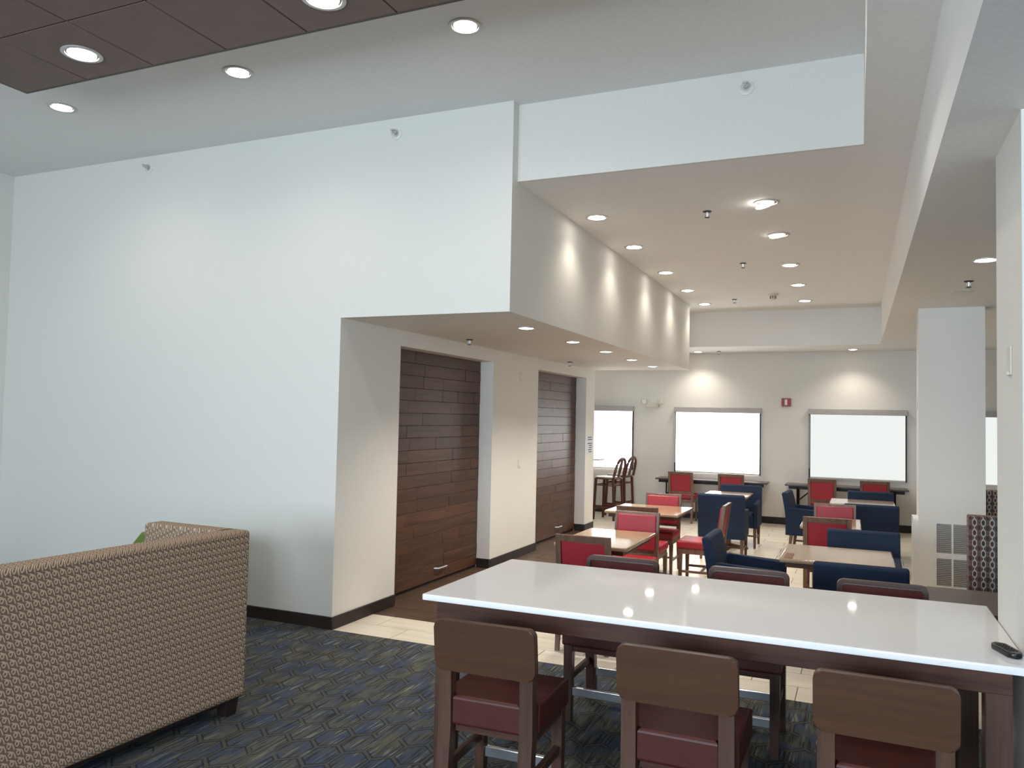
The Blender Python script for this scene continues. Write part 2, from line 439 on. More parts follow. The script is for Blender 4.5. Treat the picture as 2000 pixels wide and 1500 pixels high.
DX = (XN, -2.46); DY = (6.24, 12.07)
ny = int((YB - YW) / TD) + 1
for j in range(ny):
    y0 = YW - 0.01 + j * TD; y1 = min(y0 + TD, YB); off = (TW / 2) * (j % 2)
    dark_row = DY[0] - TD / 2 <= (y0 + y1) / 2 - 0.0 <= DY[1]
    x = XL - 0.1 - off
    while x < RIGHT_X:
        x0, x1 = x, x + TW; x += TW
        if (y0 + y1) / 2 < YS and x1 < XN + 0.05 and not dark_row: continue
        if (y0 + y1) / 2 < YS and x1 < XN - 0.2: continue
        segs = [(x0, x1, False)]
        if dark_row:
            segs = []
            e = [x0] + [d for d in (XN - 0.2, DX[1]) if x0 < d < x1] + [x1]
            for p, q in zip(e, e[1:]): segs.append((p, q, XN - 0.21 < (p + q) / 2 < DX[1]))
        for p, q, dk in segs:
            if (y0 + y1) / 2 < YS and not dk and q < XN + 0.01: continue
            vis = -4.6 < (p + q) / 2 < 0.75 or dk
            if vis: tile(p, q, y0, y1, dk)
            else: far.box(p + G / 2, q - G / 2, y0 + G / 2, y1 - G / 2, -0.02, 0)
o = far.obj('tile_field', 'tile_cream', floor); o['kind'] = 'stuff'
# baseboards
BH = 0.105; BT = 0.014
struct(B().box(XL, XN + BT, YW - BT, YW, 0, BH, 0.004, 1).obj('baseboard_front', 'base'))
b = B()
for y0, y1 in ((YW, D1[0]), (D1[1], D2[0]), (D2[1], YS)): b.box(XN, XN + BT, y0, y1, 0, BH, 0.004, 1)
for y in (D1[1], D2[1]): b.box(-4.13, XN, y - BT, y, 0, BH)
b.box(XN - 0.4, XN, YS, YS + BT, 0, BH)
struct(b.obj('baseboard_niche', 'base'))
struct(B().box(XL, 3.0, YB - BT, YB, 0, 0.12, 0.004, 1).obj('baseboard_back', 'base'))
struct(B().box(XL, XL + BT, REAR_Y, YW, 0, BH).obj('baseboard_left', 'base'))

# windows behind the shades
for i, (x0, x1) in enumerate(WX):
    fr = B().ring([(x0, WZ[0]), (x1, WZ[0]), (x1, WZ[1]), (x0, WZ[1])], [(x0 + .05, WZ[0] + .05), (x1 - .05, WZ[0] + .05), (x1 - .05, WZ[1] - .05), (x0 + .05, WZ[1] - .05)], 'y', YB + 0.08, YB + 0.14)
    w = struct(fr.obj('window_%d' % (i + 1), 'frame_dark'))
    B().box(x0 + .05, x1 - .05, YB + 0.105, YB + 0.115, WZ[0] + .05, WZ[1] - .05).obj('pane', 'glass', w)
for i, (x0, x1) in enumerate(REAR_WINDOWS):
    fr = B().ring([(x0, REAR_Z[0]), (x1, REAR_Z[0]), (x1, REAR_Z[1]), (x0, REAR_Z[1])], [(x0 + .05, REAR_Z[0] + .05), (x1 - .05, REAR_Z[0] + .05), (x1 - .05, REAR_Z[1] - .05), (x0 + .05, REAR_Z[1] - .05)], 'y', REAR_Y - 0.16, REAR_Y - 0.1)
    struct(fr.obj('window_%d' % (i + 5), 'frame_dark'))
# roller shades
SH = ['white roller shade by the bar stools, leftmost on the back wall', 'glowing white roller shade between the emergency light and the fire alarm',
      'white roller shade to the right of the red fire alarm', 'white roller shade glimpsed between the two columns']
for i, (x0, x1) in enumerate(WX):
    t = thing('roller_shade', SH[i], 'window shade', (x0, YB, WZ[0]), 0, 'roller shades on the back wall'); w = x1 - x0; h = WZ[1] - WZ[0]
    B().box(-0.01, w + 0.01, -0.075, -0.002, h - 0.085, h + 0.012, 0.006, 2).obj('cassette', 'cassette', t)
    B().box(0.028, w - 0.022, -0.035, -0.031, 0.012, h - 0.08).obj('fabric', 'shade_dim' if i >= 2 else 'shade', t)
    B().box(0.028, w - 0.022, -0.042, -0.026, -0.006, 0.016, 0.004, 2).obj('hem_bar', 'plastic_white', t)
    for xx in (0.0, w - 0.022): B().box(xx, xx + 0.022, -0.03, -0.004, -0.015, h - 0.085).obj('side_channel', 'frame_dark', t)
    B().tube([(0.012, -0.05, 0.16), (0.012, -0.05, h - 0.1)], 0.004, 6).obj('chain', 'plastic_white', t)

# plank doors in the niche
for n, (y0, y1) in enumerate((D1, D2)):
    d = struct(B().box(-4.19, -4.145, y0, y1, 0.002, ZDOOR).obj('door_%d' % (n + 1), 'plank_gap'),
               ('near' if n == 0 else 'far') + ' dark plank-clad sliding door in the niche wall')
    rows = 19; rh = (ZDOOR - 0.03) / rows
    for r in range(rows):
        y = y0 - random.uniform(0.0, 0.5)
        while y < y1:
            L = random.uniform(0.35, 1.05); a, c = max(y, y0 + 0.004), min(y + L, y1 - 0.004)
            y += L
            if y1 - y < 0.14: c = y1 - 0.004; y = y1
            if c - a < 0.05: continue
            th = random.uniform(0.012, 0.016)
            B().box(-4.145, -4.145 + th, a + 0.001, c - 0.001, 0.03 + r * rh + 0.001, 0.03 + (r + 1) * rh - 0.001, 0.002, 1).obj('plank', 'plank', d)
    yh = (7.50, 7.72) if n == 0 else (11.2, 11.4)
    hb = B().tube([(-4.14, yh[0], 0.15), (-4.095, yh[0] + 0.015, 0.15), (-4.095, yh[1] - 0.015, 0.15), (-4.14, yh[1], 0.15)], 0.011, 8)
    hb.obj('handle', 'chrome', d)

# ceiling cloud of brown tiles
CZ = 4.0; CX0, CY1 = -5.387, 3.655; P = 0.611
cloud = struct(B().box(CX0 - 0.012, CX0 + 10 * P, CY1 - 9 * P, CY1 + 0.012, CZ + 0.012, CZ + 0.05).obj('ceiling_cloud', 'cloudedge'), 'brown tiled ceiling cloud hung below the lounge ceiling')
b = B()
for x0, x1, y0, y1 in ((CX0 - 0.022, CX0 + 10 * P, CY1, CY1 + 0.022), (CX0 - 0.022, CX0, CY1 - 9 * P, CY1)): b.box(x0, x1, y0, y1, CZ + 0.004, CZ + 0.05)
b.obj('edge_trim', 'cloudedge', cloud)
ct = B().box(0.004, P - 0.004, 0.004, P - 0.004, -0.012, 0.012, 0.003, 1).mesh('ceiling_tile', 'cloudtile')
for i in range(9):
    for j in range(8): place('ceiling_tile', ct, cloud, (CX0 + i * P, CY1 - (j + 1) * P, CZ + 0.012))
b = B()
for x in (CX0 + 0.6, CX0 + 4.2): b.box(x, x + 0.03, CY1 - 3.0, CY1 - 2.97, CZ + 0.05, ZC)
b.obj('hanger', 'steel', cloud)

# ------------------------------------------------------------------ downlights
def downlight(name, x, y, z, r, power, label, group, tilt=0.0, dirx=0.0, cone=125):
    t = thing(name, label, 'ceiling light', (x, y, z), 0, group)
    B().revolve([(r, 0), (r, -0.006), (r * 0.92, -0.010), (r * 0.80, -0.008), (r * 0.78, 0)], 28).obj('trim_ring', 'trim', t)
    B().revolve([(r * 0.78, -0.0015), (r * 0.78, -0.0005)], 28).obj('housing', 'can', t)
    le = B().revolve([(0.0001, -0.012), (r * 0.5, -0.012), (r * 0.68, -0.008), (r * 0.70, -0.002)], 28)
    if tilt: le.xf(lambda c: (c.x - 0.12 * r, c.y, c.z + c.x * math.tan(tilt) - abs(math.tan(tilt)) * r * 0.6))
    le.obj('lens', 'lens', t)
    l = bpy.data.lights.new('lamp', 'SPOT'); l.energy = power; l.color = LAMP; l.spot_size = math.radians(cone); l.spot_blend = 1.0; l.shadow_soft_size = r * 0.6
    o = bpy.data.objects.new('lamp', l); COL.objects.link(o); o.parent = t; o.location = (0, 0, -0.05); o.rotation_euler = (0, dirx, 0)
ordn = ['nearest', 'second', 'third', 'fourth', 'farthest']
for i, (x, y) in enumerate([(-2.165, 6.81), (-2.165, 8.12), (-2.17, 9.66), (-2.18, 11.08), (-2.18, 12.45)]):
    downlight('recessed_downlight', x, y, ZD, 0.105, SPOT_FACE, 'round downlight %s in the ceiling row washing the soffit face' % ordn[i], 'downlights along the soffit face')
for i, (x, y) in enumerate([(-0.692, 6.8), (-0.70, 8.02), (-0.706, 9.6), (-0.713, 11.03), (-0.713, 12.49)]):
    downlight('recessed_downlight', x, y, ZD, 0.105, SPOT_DINING, 'round downlight %s in the row down the middle of the dining ceiling' % ordn[i], 'downlights down the dining ceiling', tilt=(0.28, 0.12, -0.05, 0, 0)[i])
for i, (x, y) in enumerate([(-2.712, 6.51), (-2.718, 7.8), (-2.722, 9.0), (-2.75, 10.28), (-2.78, 11.58)]):
    downlight('recessed_downlight', x, y, ZN, 0.085, SPOT_NICHE, 'small downlight %s under the soffit by the plank doors' % ordn[i], 'downlights under the soffit')
for i, (x, y, w) in enumerate([(-2.62, 14.36, 'left'), (-0.06, 14.29, 'right')]):
    downlight('recessed_downlight', x, y, ZS, 0.09, SPOT_REAR, 'downlight in the back soffit, the %s of the two' % w, 'downlights above the shaded windows')
downlight('recessed_downlight', 0.879, 6.773, ZS, 0.095, SPOT_LOW, 'single downlight in the low soffit beside the near column', 'downlight in the low soffit')
for i, (x, y, w) in enumerate([(-5.908, 4.31, 'leftmost'), (-4.073, 4.31, 'middle'), (-2.245, 4.3, 'rightmost')]):
    downlight('recessed_downlight', x, y, ZC, 0.105, SPOT_LOUNGE, cone=165, label='%s of three downlights in the high pale ceiling' % w, group='downlights in the high ceiling')
for i, (x, y, w) in enumerate([(-4.455, 3.368, 'complete'), (-2.621, 3.38, 'cut off')]):
    downlight('recessed_downlight', x, y, CZ, 0.12, SPOT_LOUNGE, 'downlight set in the brown ceiling tiles, %s' % ('shown whole' if i == 0 else 'cut by the top edge'), 'downlights in the brown cloud')

downlight('recessed_downlight', -0.42, 4.3, ZC, 0.105, SPOT_LOUNGE, 'added unseen downlight in the high ceiling above the white counter table', 'downlights in the high ceiling')  # out-of-view lamp added to brighten the white table
for x, y, w in ((-0.79, 3.38, 'over the counter stools'), (-4.455, 1.55, 'over the sofa'), (-2.621, 1.55, 'in the middle of the cloud'), (-0.79, 1.55, 'nearest the low soffit')):  # out-of-view lamps added for more light on table and lounge
    downlight('recessed_downlight', x, y, CZ, 0.12, SPOT_LOUNGE, 'added unseen downlight in the brown ceiling tiles %s' % w, 'downlights in the brown cloud')
# ------------------------------------------------------------------ counter table
t = thing('counter_table', 'long white quartz counter table with brown wooden apron and legs', 'table', (-0.677, 3.95, 0))
hx, hy = 1.262, 0.545
B().box(-hx, hx, -hy, hy, 0.884, 0.914, 0.005, 2).obj('tabletop', 'quartz', t)
ax, ay = hx - 0.055, hy - 0.05
for y0, y1 in ((-ay, -ay + 0.03), (ay - 0.03, ay)): B().box(-ax, ax, y0, y1, 0.792, 0.884, 0.003, 1).obj('apron', 'darkwood_x', t)
for x0, x1 in ((-ax, -ax + 0.03), (ax - 0.03, ax)): B().box(x0, x1, -ay + 0.03, ay - 0.03, 0.792, 0.884, 0.003, 1).obj('apron', 'darkwood_x', t)
for sx in (-1, 1):
    for sy in (-1, 1):
        x0 = ax - 0.09 if sx > 0 else -ax; y0 = ay - 0.09 if sy > 0 else -ay
        B().box(x0, x0 + 0.09, y0, y0 + 0.09, 0, 0.80, 0.004, 1).obj('leg', 'darkwood', t)
# ------------------------------------------------------------------ remote control
t = thing('remote_control', 'black remote control lying on the white counter table beside the column', 'remote', (0.532, 3.60, 0.914), math.radians(18))
B().prism(rrect(-0.026, 0.026, -0.08, 0.08, 0.02), 'z', 0.001, 0.022, 0.006, 3).obj('body', 'black', t)
b = B()
for r in range(6):
    for c in range(3): b.box(-0.017 + c * 0.0125, -0.008 + c * 0.0125, -0.05 + r * 0.019, -0.041 + r * 0.019, 0.021, 0.0245, 0.001, 1)
b.obj('buttons', 'can', t)

# ------------------------------------------------------------------ counter stools
def make_stool():
    t = thing('counter_stool', '', 'stool')
    yb = lambda z: -0.215 - max(0, (z - 0.5)) * 0.12
    # rear legs rising into posts
    for s in (-1, 1):
        xo = s * 0.188
        B().loft([(xo - 0.028, xo + 0.028, -0.275, -0.225, 0), (xo - 0.03, xo + 0.03, -0.235, -0.175, 0.45), (xo - 0.029, xo + 0.029, yb(0.67) - 0.006, yb(0.67) + 0.045, 0.67), (xo - 0.027, xo + 0.027, yb(0.80) + 0.002, yb(0.80) + 0.02, 0.80)]).obj('leg', 'darkwood', t)
    for s in (-1, 1):
        xo = s * 0.195
        B().loft([(xo - 0.022, xo + 0.022, 0.165, 0.21, 0), (xo - 0.026, xo + 0.026, 0.155, 0.21, 0.45)]).obj('leg', 'darkwood', t)
    # curved wooden back shell
    curve = lambda c: (c.x, c.y + yb(c.z) - 0.022 + 0.45 * c.x * c.x, c.z)
    b = B(); n = 10
    outl = rrect(-0.232, 0.232, 0.685, 0.905, 0.035, 5)
    b.prism(outl, 'y', -0.016, 0.006, 0.005, 2).xf(curve); bk = b.obj('backrest', 'backwood', t)
    b = B().ring(outl, rrect(-0.210, 0.210, 0.708, 0.884, 0.022, 5), 'y', 0.006, 0.024).xf(curve); b.obj('back_frame', 'darkwood_x', bk)
    b = B().prism(rrect(-0.206, 0.206, 0.712, 0.880, 0.022, 5), 'y', 0.006, 0.013, 0.004, 2).xf(curve); b.obj('back_pad', 'inset', bk)
    # thick cushion notched round the rear posts
    pts = [(-0.155, -0.225), (0.155, -0.225), (0.155, -0.165), (0.225, -0.165), (0.230, 0.215), (-0.230, 0.215), (-0.225, -0.165), (-0.155, -0.165)]
    seat = B().prism(pts, 'z', 0.445, 0.572, 0.014, 3).obj('seat', 'leather', t)
    B().prism([(-0.150, -0.2), (0.150, -0.2), (0.15, -0.16), (0.215, -0.16), (0.215, 0.2), (-0.215, 0.2), (-0.215, -0.16), (-0.15, -0.16)], 'z', 0.415, 0.446).obj('seat_frame', 'darkwood_x', t)
    for s in (-1, 1): B().box(s * 0.195 - 0.014, s * 0.195 + 0.014, -0.22, 0.17, 0.235, 0.275, 0.003, 1).obj('side_stretcher', 'darkwood_x', t)
    for y in (-0.235, 0.185): B().box(-0.172, 0.172, y - 0.012, y + 0.012, 0.155, 0.205, 0.004, 2).obj('foot_rail', 'chrome', t)
    return t
stool = make_stool(); used = []
G1 = 'brown counter stools at the white table'
for x, y, rz, lab in [(-1.455, 3.335, 0.03, 'brown wooden counter stool on the near side of the white table, nearest the sofa'),
                      (-0.632, 3.33, 0.0, 'brown counter stool in the middle of the near side of the white table'),
                      (0.095, 3.34, -0.02, 'brown counter stool on the near side of the white table, by the column'),
                      (-1.36, 4.68, math.pi, 'counter stool across the white table, in front of the red chairs'),
                      (-0.59, 4.68, math.pi, 'counter stool across the white table, the middle of three'),
                      (0.13, 4.66, math.pi, 'counter stool across the white table, in front of the navy armchair')]:
    repeat(stool, used, (x, y, 0), rz, lab, G1)

# ------------------------------------------------------------------ red dining chairs
def make_red():
    t = thing('dining_chair', '', 'chair')
    yl = lambda z: -0.195 - (z - 0.42) * 0.15
    for s in (-1, 1):
        xo = s * 0.195
        B().loft([(xo - 0.016, xo + 0.016, -0.265, -0.235, 0), (xo - 0.02, xo + 0.02, -0.218, -0.175, 0.42), (xo - 0.021, xo + 0.021, yl(0.89) - 0.018, yl(0.89) + 0.018, 0.89)]).obj('leg', 'chairwood', t)
        B().loft([(xo - 0.014, xo + 0.014, 0.18, 0.208, 0), (xo - 0.021, xo + 0.021, 0.172, 0.214, 0.37)]).obj('leg', 'chairwood', t)
    B().box(-0.175, 0.175, -0.017, 0.017, 0.838, 0.89, 0.003, 1, yl).obj('top_rail', 'chairwood', t)
    B().box(-0.175, 0.175, -0.015, 0.015, 0.51, 0.55, 0.003, 1, yl).obj('lower_rail', 'chairwood', t)
    B().box(-0.172, 0.172, -0.010, 0.015, 0.55, 0.838, 0.004, 2, yl).obj('backrest', 'red', t)
    B().box(-0.190, 0.190, 0.012, 0.036, 0.535, 0.866, 0.011, 3, yl).obj('back_pad', 'red', t)
    B().box(-0.222, 0.222, -0.175, 0.235, 0.405, 0.49, 0.022, 4).obj('seat', 'red', t)
    B().box(-0.21, 0.21, -0.185, 0.215, 0.35, 0.406, 0.003, 1).obj('seat_apron', 'chairwood', t)
    for s in (-1, 1): B().box(s * 0.195 - 0.01, s * 0.195 + 0.01, -0.225, 0.185, 0.15, 0.175, 0.002, 1).obj('stretcher', 'chairwood', t)
    B().box(-0.187, 0.187, -0.03, -0.01, 0.152, 0.174, 0.002, 1).obj('stretcher', 'chairwood', t)
    return t
red = make_red(); used = []; PI = math.pi
G2 = 'red padded dining chairs'
for x, y, rz, lab in [(-1.92, 6.06, 0.03, 'red chair seen from behind at the tan table nearest the white counter'),
                      (-1.95, 7.33, PI, 'red chair facing us behind the nearest tan table on the left'),
                      (-2.07, 8.30, 0, 'red chair seen from behind, back to back with the one at the nearest left table'),
                      (-2.155, 9.38, PI, 'red chair facing us at the far side of the shining table on the left'),
                      (-1.55, 8.84, PI / 2, 'red chair pulled out sideways in the aisle showing its seat'),
                      (-0.22, 9.30, PI, 'red chair facing us between the two right-hand dining tables'),
                      (-0.255, 8.40, 0, 'red chair seen from behind at the second right-hand dining table'),
                      (-2.82, 14.18, 0, 'red chair at the left ledge table, left of its pair'),
                      (-1.96, 14.16, 0, 'red chair at the left ledge table, right of its pair behind the navy armchair'),
                      (-0.51, 14.02, 0, 'red chair at the right ledge table, left of its pair'),
                      (0.265, 14.05, 0, 'red chair at the right ledge table, right of its pair near the far column')]:
    repeat(red, used, (x, y, 0), rz, lab, G2)

# ------------------------------------------------------------------ navy armchairs
def make_blue():
    t = thing('armchair', '', 'armchair')
    yl = lambda z: -0.25 - max(0, z - 0.45) * 0.06 - max(0, z - 0.45) ** 2 * 0.30
    prof = []
    for k in range(9): z = 0.28 + 0.535 * k / 8; prof.append((yl(z) - 0.05 + 0.012 * k / 8, z))
    for k in range(1, 8):
        a = math.pi - math.pi * k / 8; prof.append((yl(0.82) + 0.040 * math.cos(a) , 0.815 + 0.036 * math.sin(a)))
    for k in range(8, -1, -1): z = 0.28 + 0.535 * k / 8; prof.append((yl(z) + 0.05 - 0.012 * k / 8, z))
    B().prism(prof, 'x', -0.293, 0.293, 0.018, 3).obj('backrest', 'navy', t)
    for s in (-1, 1):
        pts = [(-0.24, 0.28), (0.25, 0.28), (0.265, 0.60), (0.25, 0.625), (-0.20, 0.645), (-0.24, 0.645)]
        x0, x1 = (0.233, 0.290) if s > 0 else (-0.290, -0.233)
        B().prism(pts, 'x', x0, x1, 0.02, 3).obj('arm', 'navy', t)
    B().box(-0.236, 0.236, -0.22, 0.275, 0.36, 0.475, 0.03, 4).obj('seat', 'navy', t)
    B().box(-0.236, 0.236, -0.22, 0.255, 0.285, 0.37, 0.01, 2).obj('seat_base', 'navy', t)
    for sx in (-1, 1):
        for sy in (-1, 1):
            xo, yo = sx * 0.255, (0.215 if sy > 0 else -0.225); sp = -0.035 if sy < 0 else 0.01
            B().loft([(xo - 0.014, xo + 0.014, yo + sp - 0.014, yo + sp + 0.014, 0), (xo - 0.023, xo + 0.023, yo - 0.023, yo + 0.023, 0.29)]).obj('leg', 'chairwood', t)
        B().box(sx * 0.255 - 0.01, sx * 0.255 + 0.01, -0.24, 0.21, 0.13, 0.155, 0.002, 1).obj('stretcher', 'chairwood', t)
    B().box(-0.247, 0.247, -0.01, 0.01, 0.132, 0.153, 0.002, 1).obj('stretcher', 'chairwood', t)
    return t
blue = make_blue(); used = []
G3 = 'navy upholstered armchairs'
for x, y, rz, lab in [(-1.60, 10.76, 0.02, 'navy armchair with its back to us beyond the sideways red chair'),
                      (-1.57, 11.92, PI, 'navy armchair facing us in front of the left ledge table'),
                      (-0.80, 6.83, -PI / 2, 'navy armchair in profile beside the nearest right-hand dining table'),
                      (-0.56, 11.55, -PI / 2 - 0.05, 'navy armchair in profile at the far aisle by the right ledge table'),
                      (0.18, 11.86, PI, 'navy armchair facing us in front of the right ledge table'),
                      (0.16, 10.50, 0, 'dark navy armchair with its back to us at the farthest right table'),
                      (0.055, 7.37, PI, 'navy armchair facing us across the nearest right-hand dining table'),
                      (0.025, 6.12, 0, 'navy armchair with its back to us right behind the counter stools')]:
    repeat(blue, used, (x, y, 0), rz, lab, G3)

# ------------------------------------------------------------------ dining tables
def dining_table(x0, x1, y0, y1, label):
    cx, cy = (x0 + x1) / 2, (y0 + y1) / 2; w, d = (x1 - x0) / 2, (y1 - y0) / 2
    t = thing('dining_table', label, 'table', (cx, cy, 0), 0, 'tan pedestal dining tables')
    B().box(-w, w, -d, d, 0.73, 0.76, 0.010, 3).obj('tabletop', 'tabletop', t)
    B().box(-w + 0.04, w - 0.04, -d + 0.04, d - 0.04, 0.69, 0.73).obj('subtop', 'darkwood_x', t)
    B().box(-0.045, 0.045, -0.045, 0.045, 0.05, 0.69, 0.004, 1).obj('pedestal', 'darkwood', t)
    B().loft([(-0.28, 0.28, -0.04, 0.04, 0.0), (-0.28, 0.28, -0.035, 0.035, 0.025), (-0.06, 0.06, -0.035, 0.035, 0.06)]).obj('foot', 'darkwood_x', t)
    B().loft([(-0.04, 0.04, -0.28, 0.28, 0.0), (-0.035, 0.035, -0.28, 0.28, 0.025), (-0.035, 0.035, -0.06, 0.06, 0.06)]).obj('foot', 'darkwood_x', t)
    return t
dining_table(-2.29, -1.67, 6.17, 7.17, 'tan dining table nearest the plank doors on the left')
dining_table(-2.60, -1.77, 8.62, 9.49, 'tan dining table with bright window glare, second on the left')
dining_table(-1.985, -1.363, 11.24, 11.95, 'dining table between the two navy armchairs in the far middle')
dining_table(-0.535, 0.263, 6.35, 7.15, 'tan dining table in the right row, nearest us')
dining_table(-0.52, 0.045, 8.47, 9.36, 'tan dining table in the right row, second from us')
dining_table(-0.323, 0.458, 11.10, 11.83, 'bright dining table in the right row, farthest from us')
tag(B().box(-0.03, 0.03, -0.13, 0.13, 0.0, 0.002).obj('table_card', 'card', None, (-0.474, 6.50, 0.7605)), 'small brown card near the corner of the nearest right-hand dining table', 'card')

# ------------------------------------------------------------------ ledge tables under the windows
def ledge(x0, x1, label):
    t = thing('seminar_table', label, 'table', ((x0 + x1) / 2, 14.49, 0), 0, 'narrow folding tables under the windows'); w = (x1 - x0) / 2
    B().box(-w, w, -0.225, 0.225, 0.715, 0.74, 0.003, 1).obj('tabletop', 'ledge', t)
    B().box(-w + 0.06, w - 0.06, -0.20, -0.18, 0.665, 0.715).obj('apron', 'steel', t)
    for s in (-1, 1):
        xo = s * (w - 0.20)
        b = B().tube([(xo, -0.19, 0.715), (xo, -0.19, 0.02), (xo, 0.19, 0.02), (xo, 0.19, 0.715)], 0.014, 8); b.obj('leg_frame', 'steel', t)
        B().tube([(xo, 0, 0.715), (xo, 0, 0.45)], 0.012, 8).obj('post', 'steel', t)
        B().tube([(xo, -0.15, 0.46), (xo - s * 0.28, -0.15, 0.705)], 0.011, 8).obj('brace', 'steel', t)
        B().tube([(xo, -0.19, 0.45), (xo, 0.19, 0.45)], 0.011, 8).obj('crossbar', 'steel', t)
ledge(-3.35, -1.405, 'narrow dark folding table under the left-hand bright shade')
ledge(-1.12, 0.775, 'narrow dark folding table under the shade right of the fire alarm')

# ------------------------------------------------------------------ bar counter and bent back bar stools
t = thing('bar_counter', 'white bar counter end peeking out past the niche wall', 'counter', (-5.6, 14.2, 0))
B().box(-1.6, 1.36, -0.5, 0.5, 1.03, 1.065, 0.004, 2).obj('countertop', 'quartz', t)
B().box(-1.6, 1.25, -0.512, -0.5, 1.025, 1.068).obj('edge_band', 'steel', t)
B().box(-1.6, 0.2, -0.35, 0.5, 0, 1.03).obj('base', 'darkwood_x', t)
def make_barstool():
    t = thing('bar_stool', '', 'bar stool')
    B().prism(rrect(-0.2, 0.2, -0.19, 0.2, 0.06, 6), 'z', 0.715, 0.74, 0.006, 2).obj('seat_frame', 'redwood', t)
    B().prism(rrect(-0.18, 0.18, -0.17, 0.185, 0.05, 6), 'z', 0.738, 0.762, 0.010, 3).obj('seat', 'cream', t)  # window reflection on the seat is painted as a pale pad
    arc = []
    for k in range(25):
        s = k / 24; a = math.pi * s
        x = -0.185 * math.cos(a); z = 0.74 + 0.35 * (math.sin(a) ** 0.55)
        arc.append((x, -0.19 - (z - 0.74) * 0.24, z))
    B().tube(arc, 0.024, 8).obj('back_hoop', 'redwood', t)
    sp = B().prism([(-0.03, 0.75), (0.03, 0.75), (0.05, 0.95), (0.03, 1.085), (-0.03, 1.085), (-0.05, 0.95)], 'y', -0.008, 0.008, 0.002, 1)
    sp.xf(lambda c: (c.x, c.y - 0.19 - (c.z - 0.74) * 0.24, c.z)); sp.obj('splat', 'redwood', t)
    for sx in (-1, 1):
        for sy in (-1, 1):
            yo = 0.165 if sy > 0 else -0.175
            B().loft([(sx * 0.185 - 0.016, sx * 0.185 + 0.016, yo + sy * 0.03 - 0.016, yo + sy * 0.03 + 0.016, 0), (sx * 0.165 - 0.019, sx * 0.165 + 0.019, yo - 0.019, yo + 0.019, 0.72)]).obj('leg', 'redwood', t)
        B().box(sx * 0.178 - 0.01, sx * 0.178 + 0.01, -0.17, 0.17, 0.20, 0.235, 0.002, 1).obj('stretcher', 'redwood', t)
        B().box(sx * 0.168 - 0.008, sx * 0.168 + 0.008, -0.16, 0.16, 0.60, 0.62, 0.002, 1).obj('stretcher', 'redwood', t)
    for y, z in ((0.175, 0.16), (-0.185, 0.25), (0.17, 0.60), (-0.175, 0.60)): B().box(-0.165, 0.165, y - 0.01, y + 0.01, z, z + 0.03, 0.002, 1).obj('stretcher', 'redwood', t)
    return t
bst = make_barstool(); used = []
repeat(bst, used, (-4.07, 13.74, 0), math.radians(80), 'mahogany bar stool with arched back, nearer of the two by the bar', 'arched back bar stools')
repeat(bst, used, (-4.06, 14.42, 0), math.radians(80), 'mahogany bar stool with arched back, the one closer to the back wall', 'arched back bar stools')

# ------------------------------------------------------------------ sofa and pillow
t = thing('sofa', 'tall taupe squiggle-patterned sofa seen from behind on the carpet', 'sofa', (-3.325, 3.76, 0), -math.radians(2.5))
# local: back runs along -y from the origin, sofa faces -x
L = 2.25
b = B().box(-0.16, 0, -L, 0.0, 0.10, 1.075, 0.022, 4); b.obj('back', 'sofa', t)
B().box(-0.755, -0.10, -0.14, 0.0, 0.10, 1.075, 0.022, 4).obj('arm', 'sofa', t)
B().box(-0.80, -0.10, -L, -L + 0.14, 0.10, 1.075, 0.022, 4).obj('arm', 'sofa', t)
B().box(-0.80, -0.16, -L + 0.14, -0.14, 0.10, 0.28, 0.01, 2).obj('seat_base', 'sofa', t)
for k in range(2):
    y1 = -0.14 - k * (L - 0.28) / 2; y0 = y1 - (L - 0.28) / 2
    B().box(-0.82, -0.16, y0 + 0.004, y1 - 0.004, 0.28, 0.45, 0.03, 4).obj('seat_cushion', 'sofa', t)
B().tube([(-0.002, -L + 0.02, 1.045), (-0.002, -0.02, 1.045)], 0.004, 6).obj('piping', 'sofa', t)
B().box(-0.76, -0.035, -L + 0.06, -0.06, 0.075, 0.102).obj('plinth', 'base', t)
for x0 in (-0.76, -0.10):
    for y0 in (-0.13, -L + 0.05): B().loft([(x0 + 0.008, x0 + 0.075, y0 + 0.008, y0 + 0.08, 0), (x0, x0 + 0.085, y0, y0 + 0.09, 0.10)]).obj('foot', 'base', t)
t = thing('lounge_chair', 'olive green lounge chair mostly hidden behind the patterned sofa, its corner showing', 'armchair', (-4.79, 4.60, 0), math.pi)
B().prism([(-0.38, 0.14), (-0.38, 0.735), (-0.285, 0.832), (0.285, 0.832), (0.38, 0.735), (0.38, 0.14)], 'y', -0.05, 0.09, 0.02, 3).obj('back', 'green', t)
for x0, x1 in ((-0.38, -0.27), (0.27, 0.38)): B().box(x0, x1, 0.09, 0.68, 0.14, 0.58, 0.025, 3).obj('arm', 'green', t)
B().box(-0.27, 0.27, 0.09, 0.66, 0.14, 0.30, 0.01, 2).obj('seat_base', 'green', t)
B().box(-0.265, 0.265, 0.09, 0.69, 0.30, 0.44, 0.03, 4).obj('seat_cushion', 'green', t)
for x0 in (-0.36, 0.29):
    for y0 in (-0.03, 0.60): B().loft([(x0 + 0.012, x0 + 0.052, y0 + 0.012, y0 + 0.052, 0), (x0, x0 + 0.065, y0, y0 + 0.065, 0.14)]).obj('foot', 'base', t)

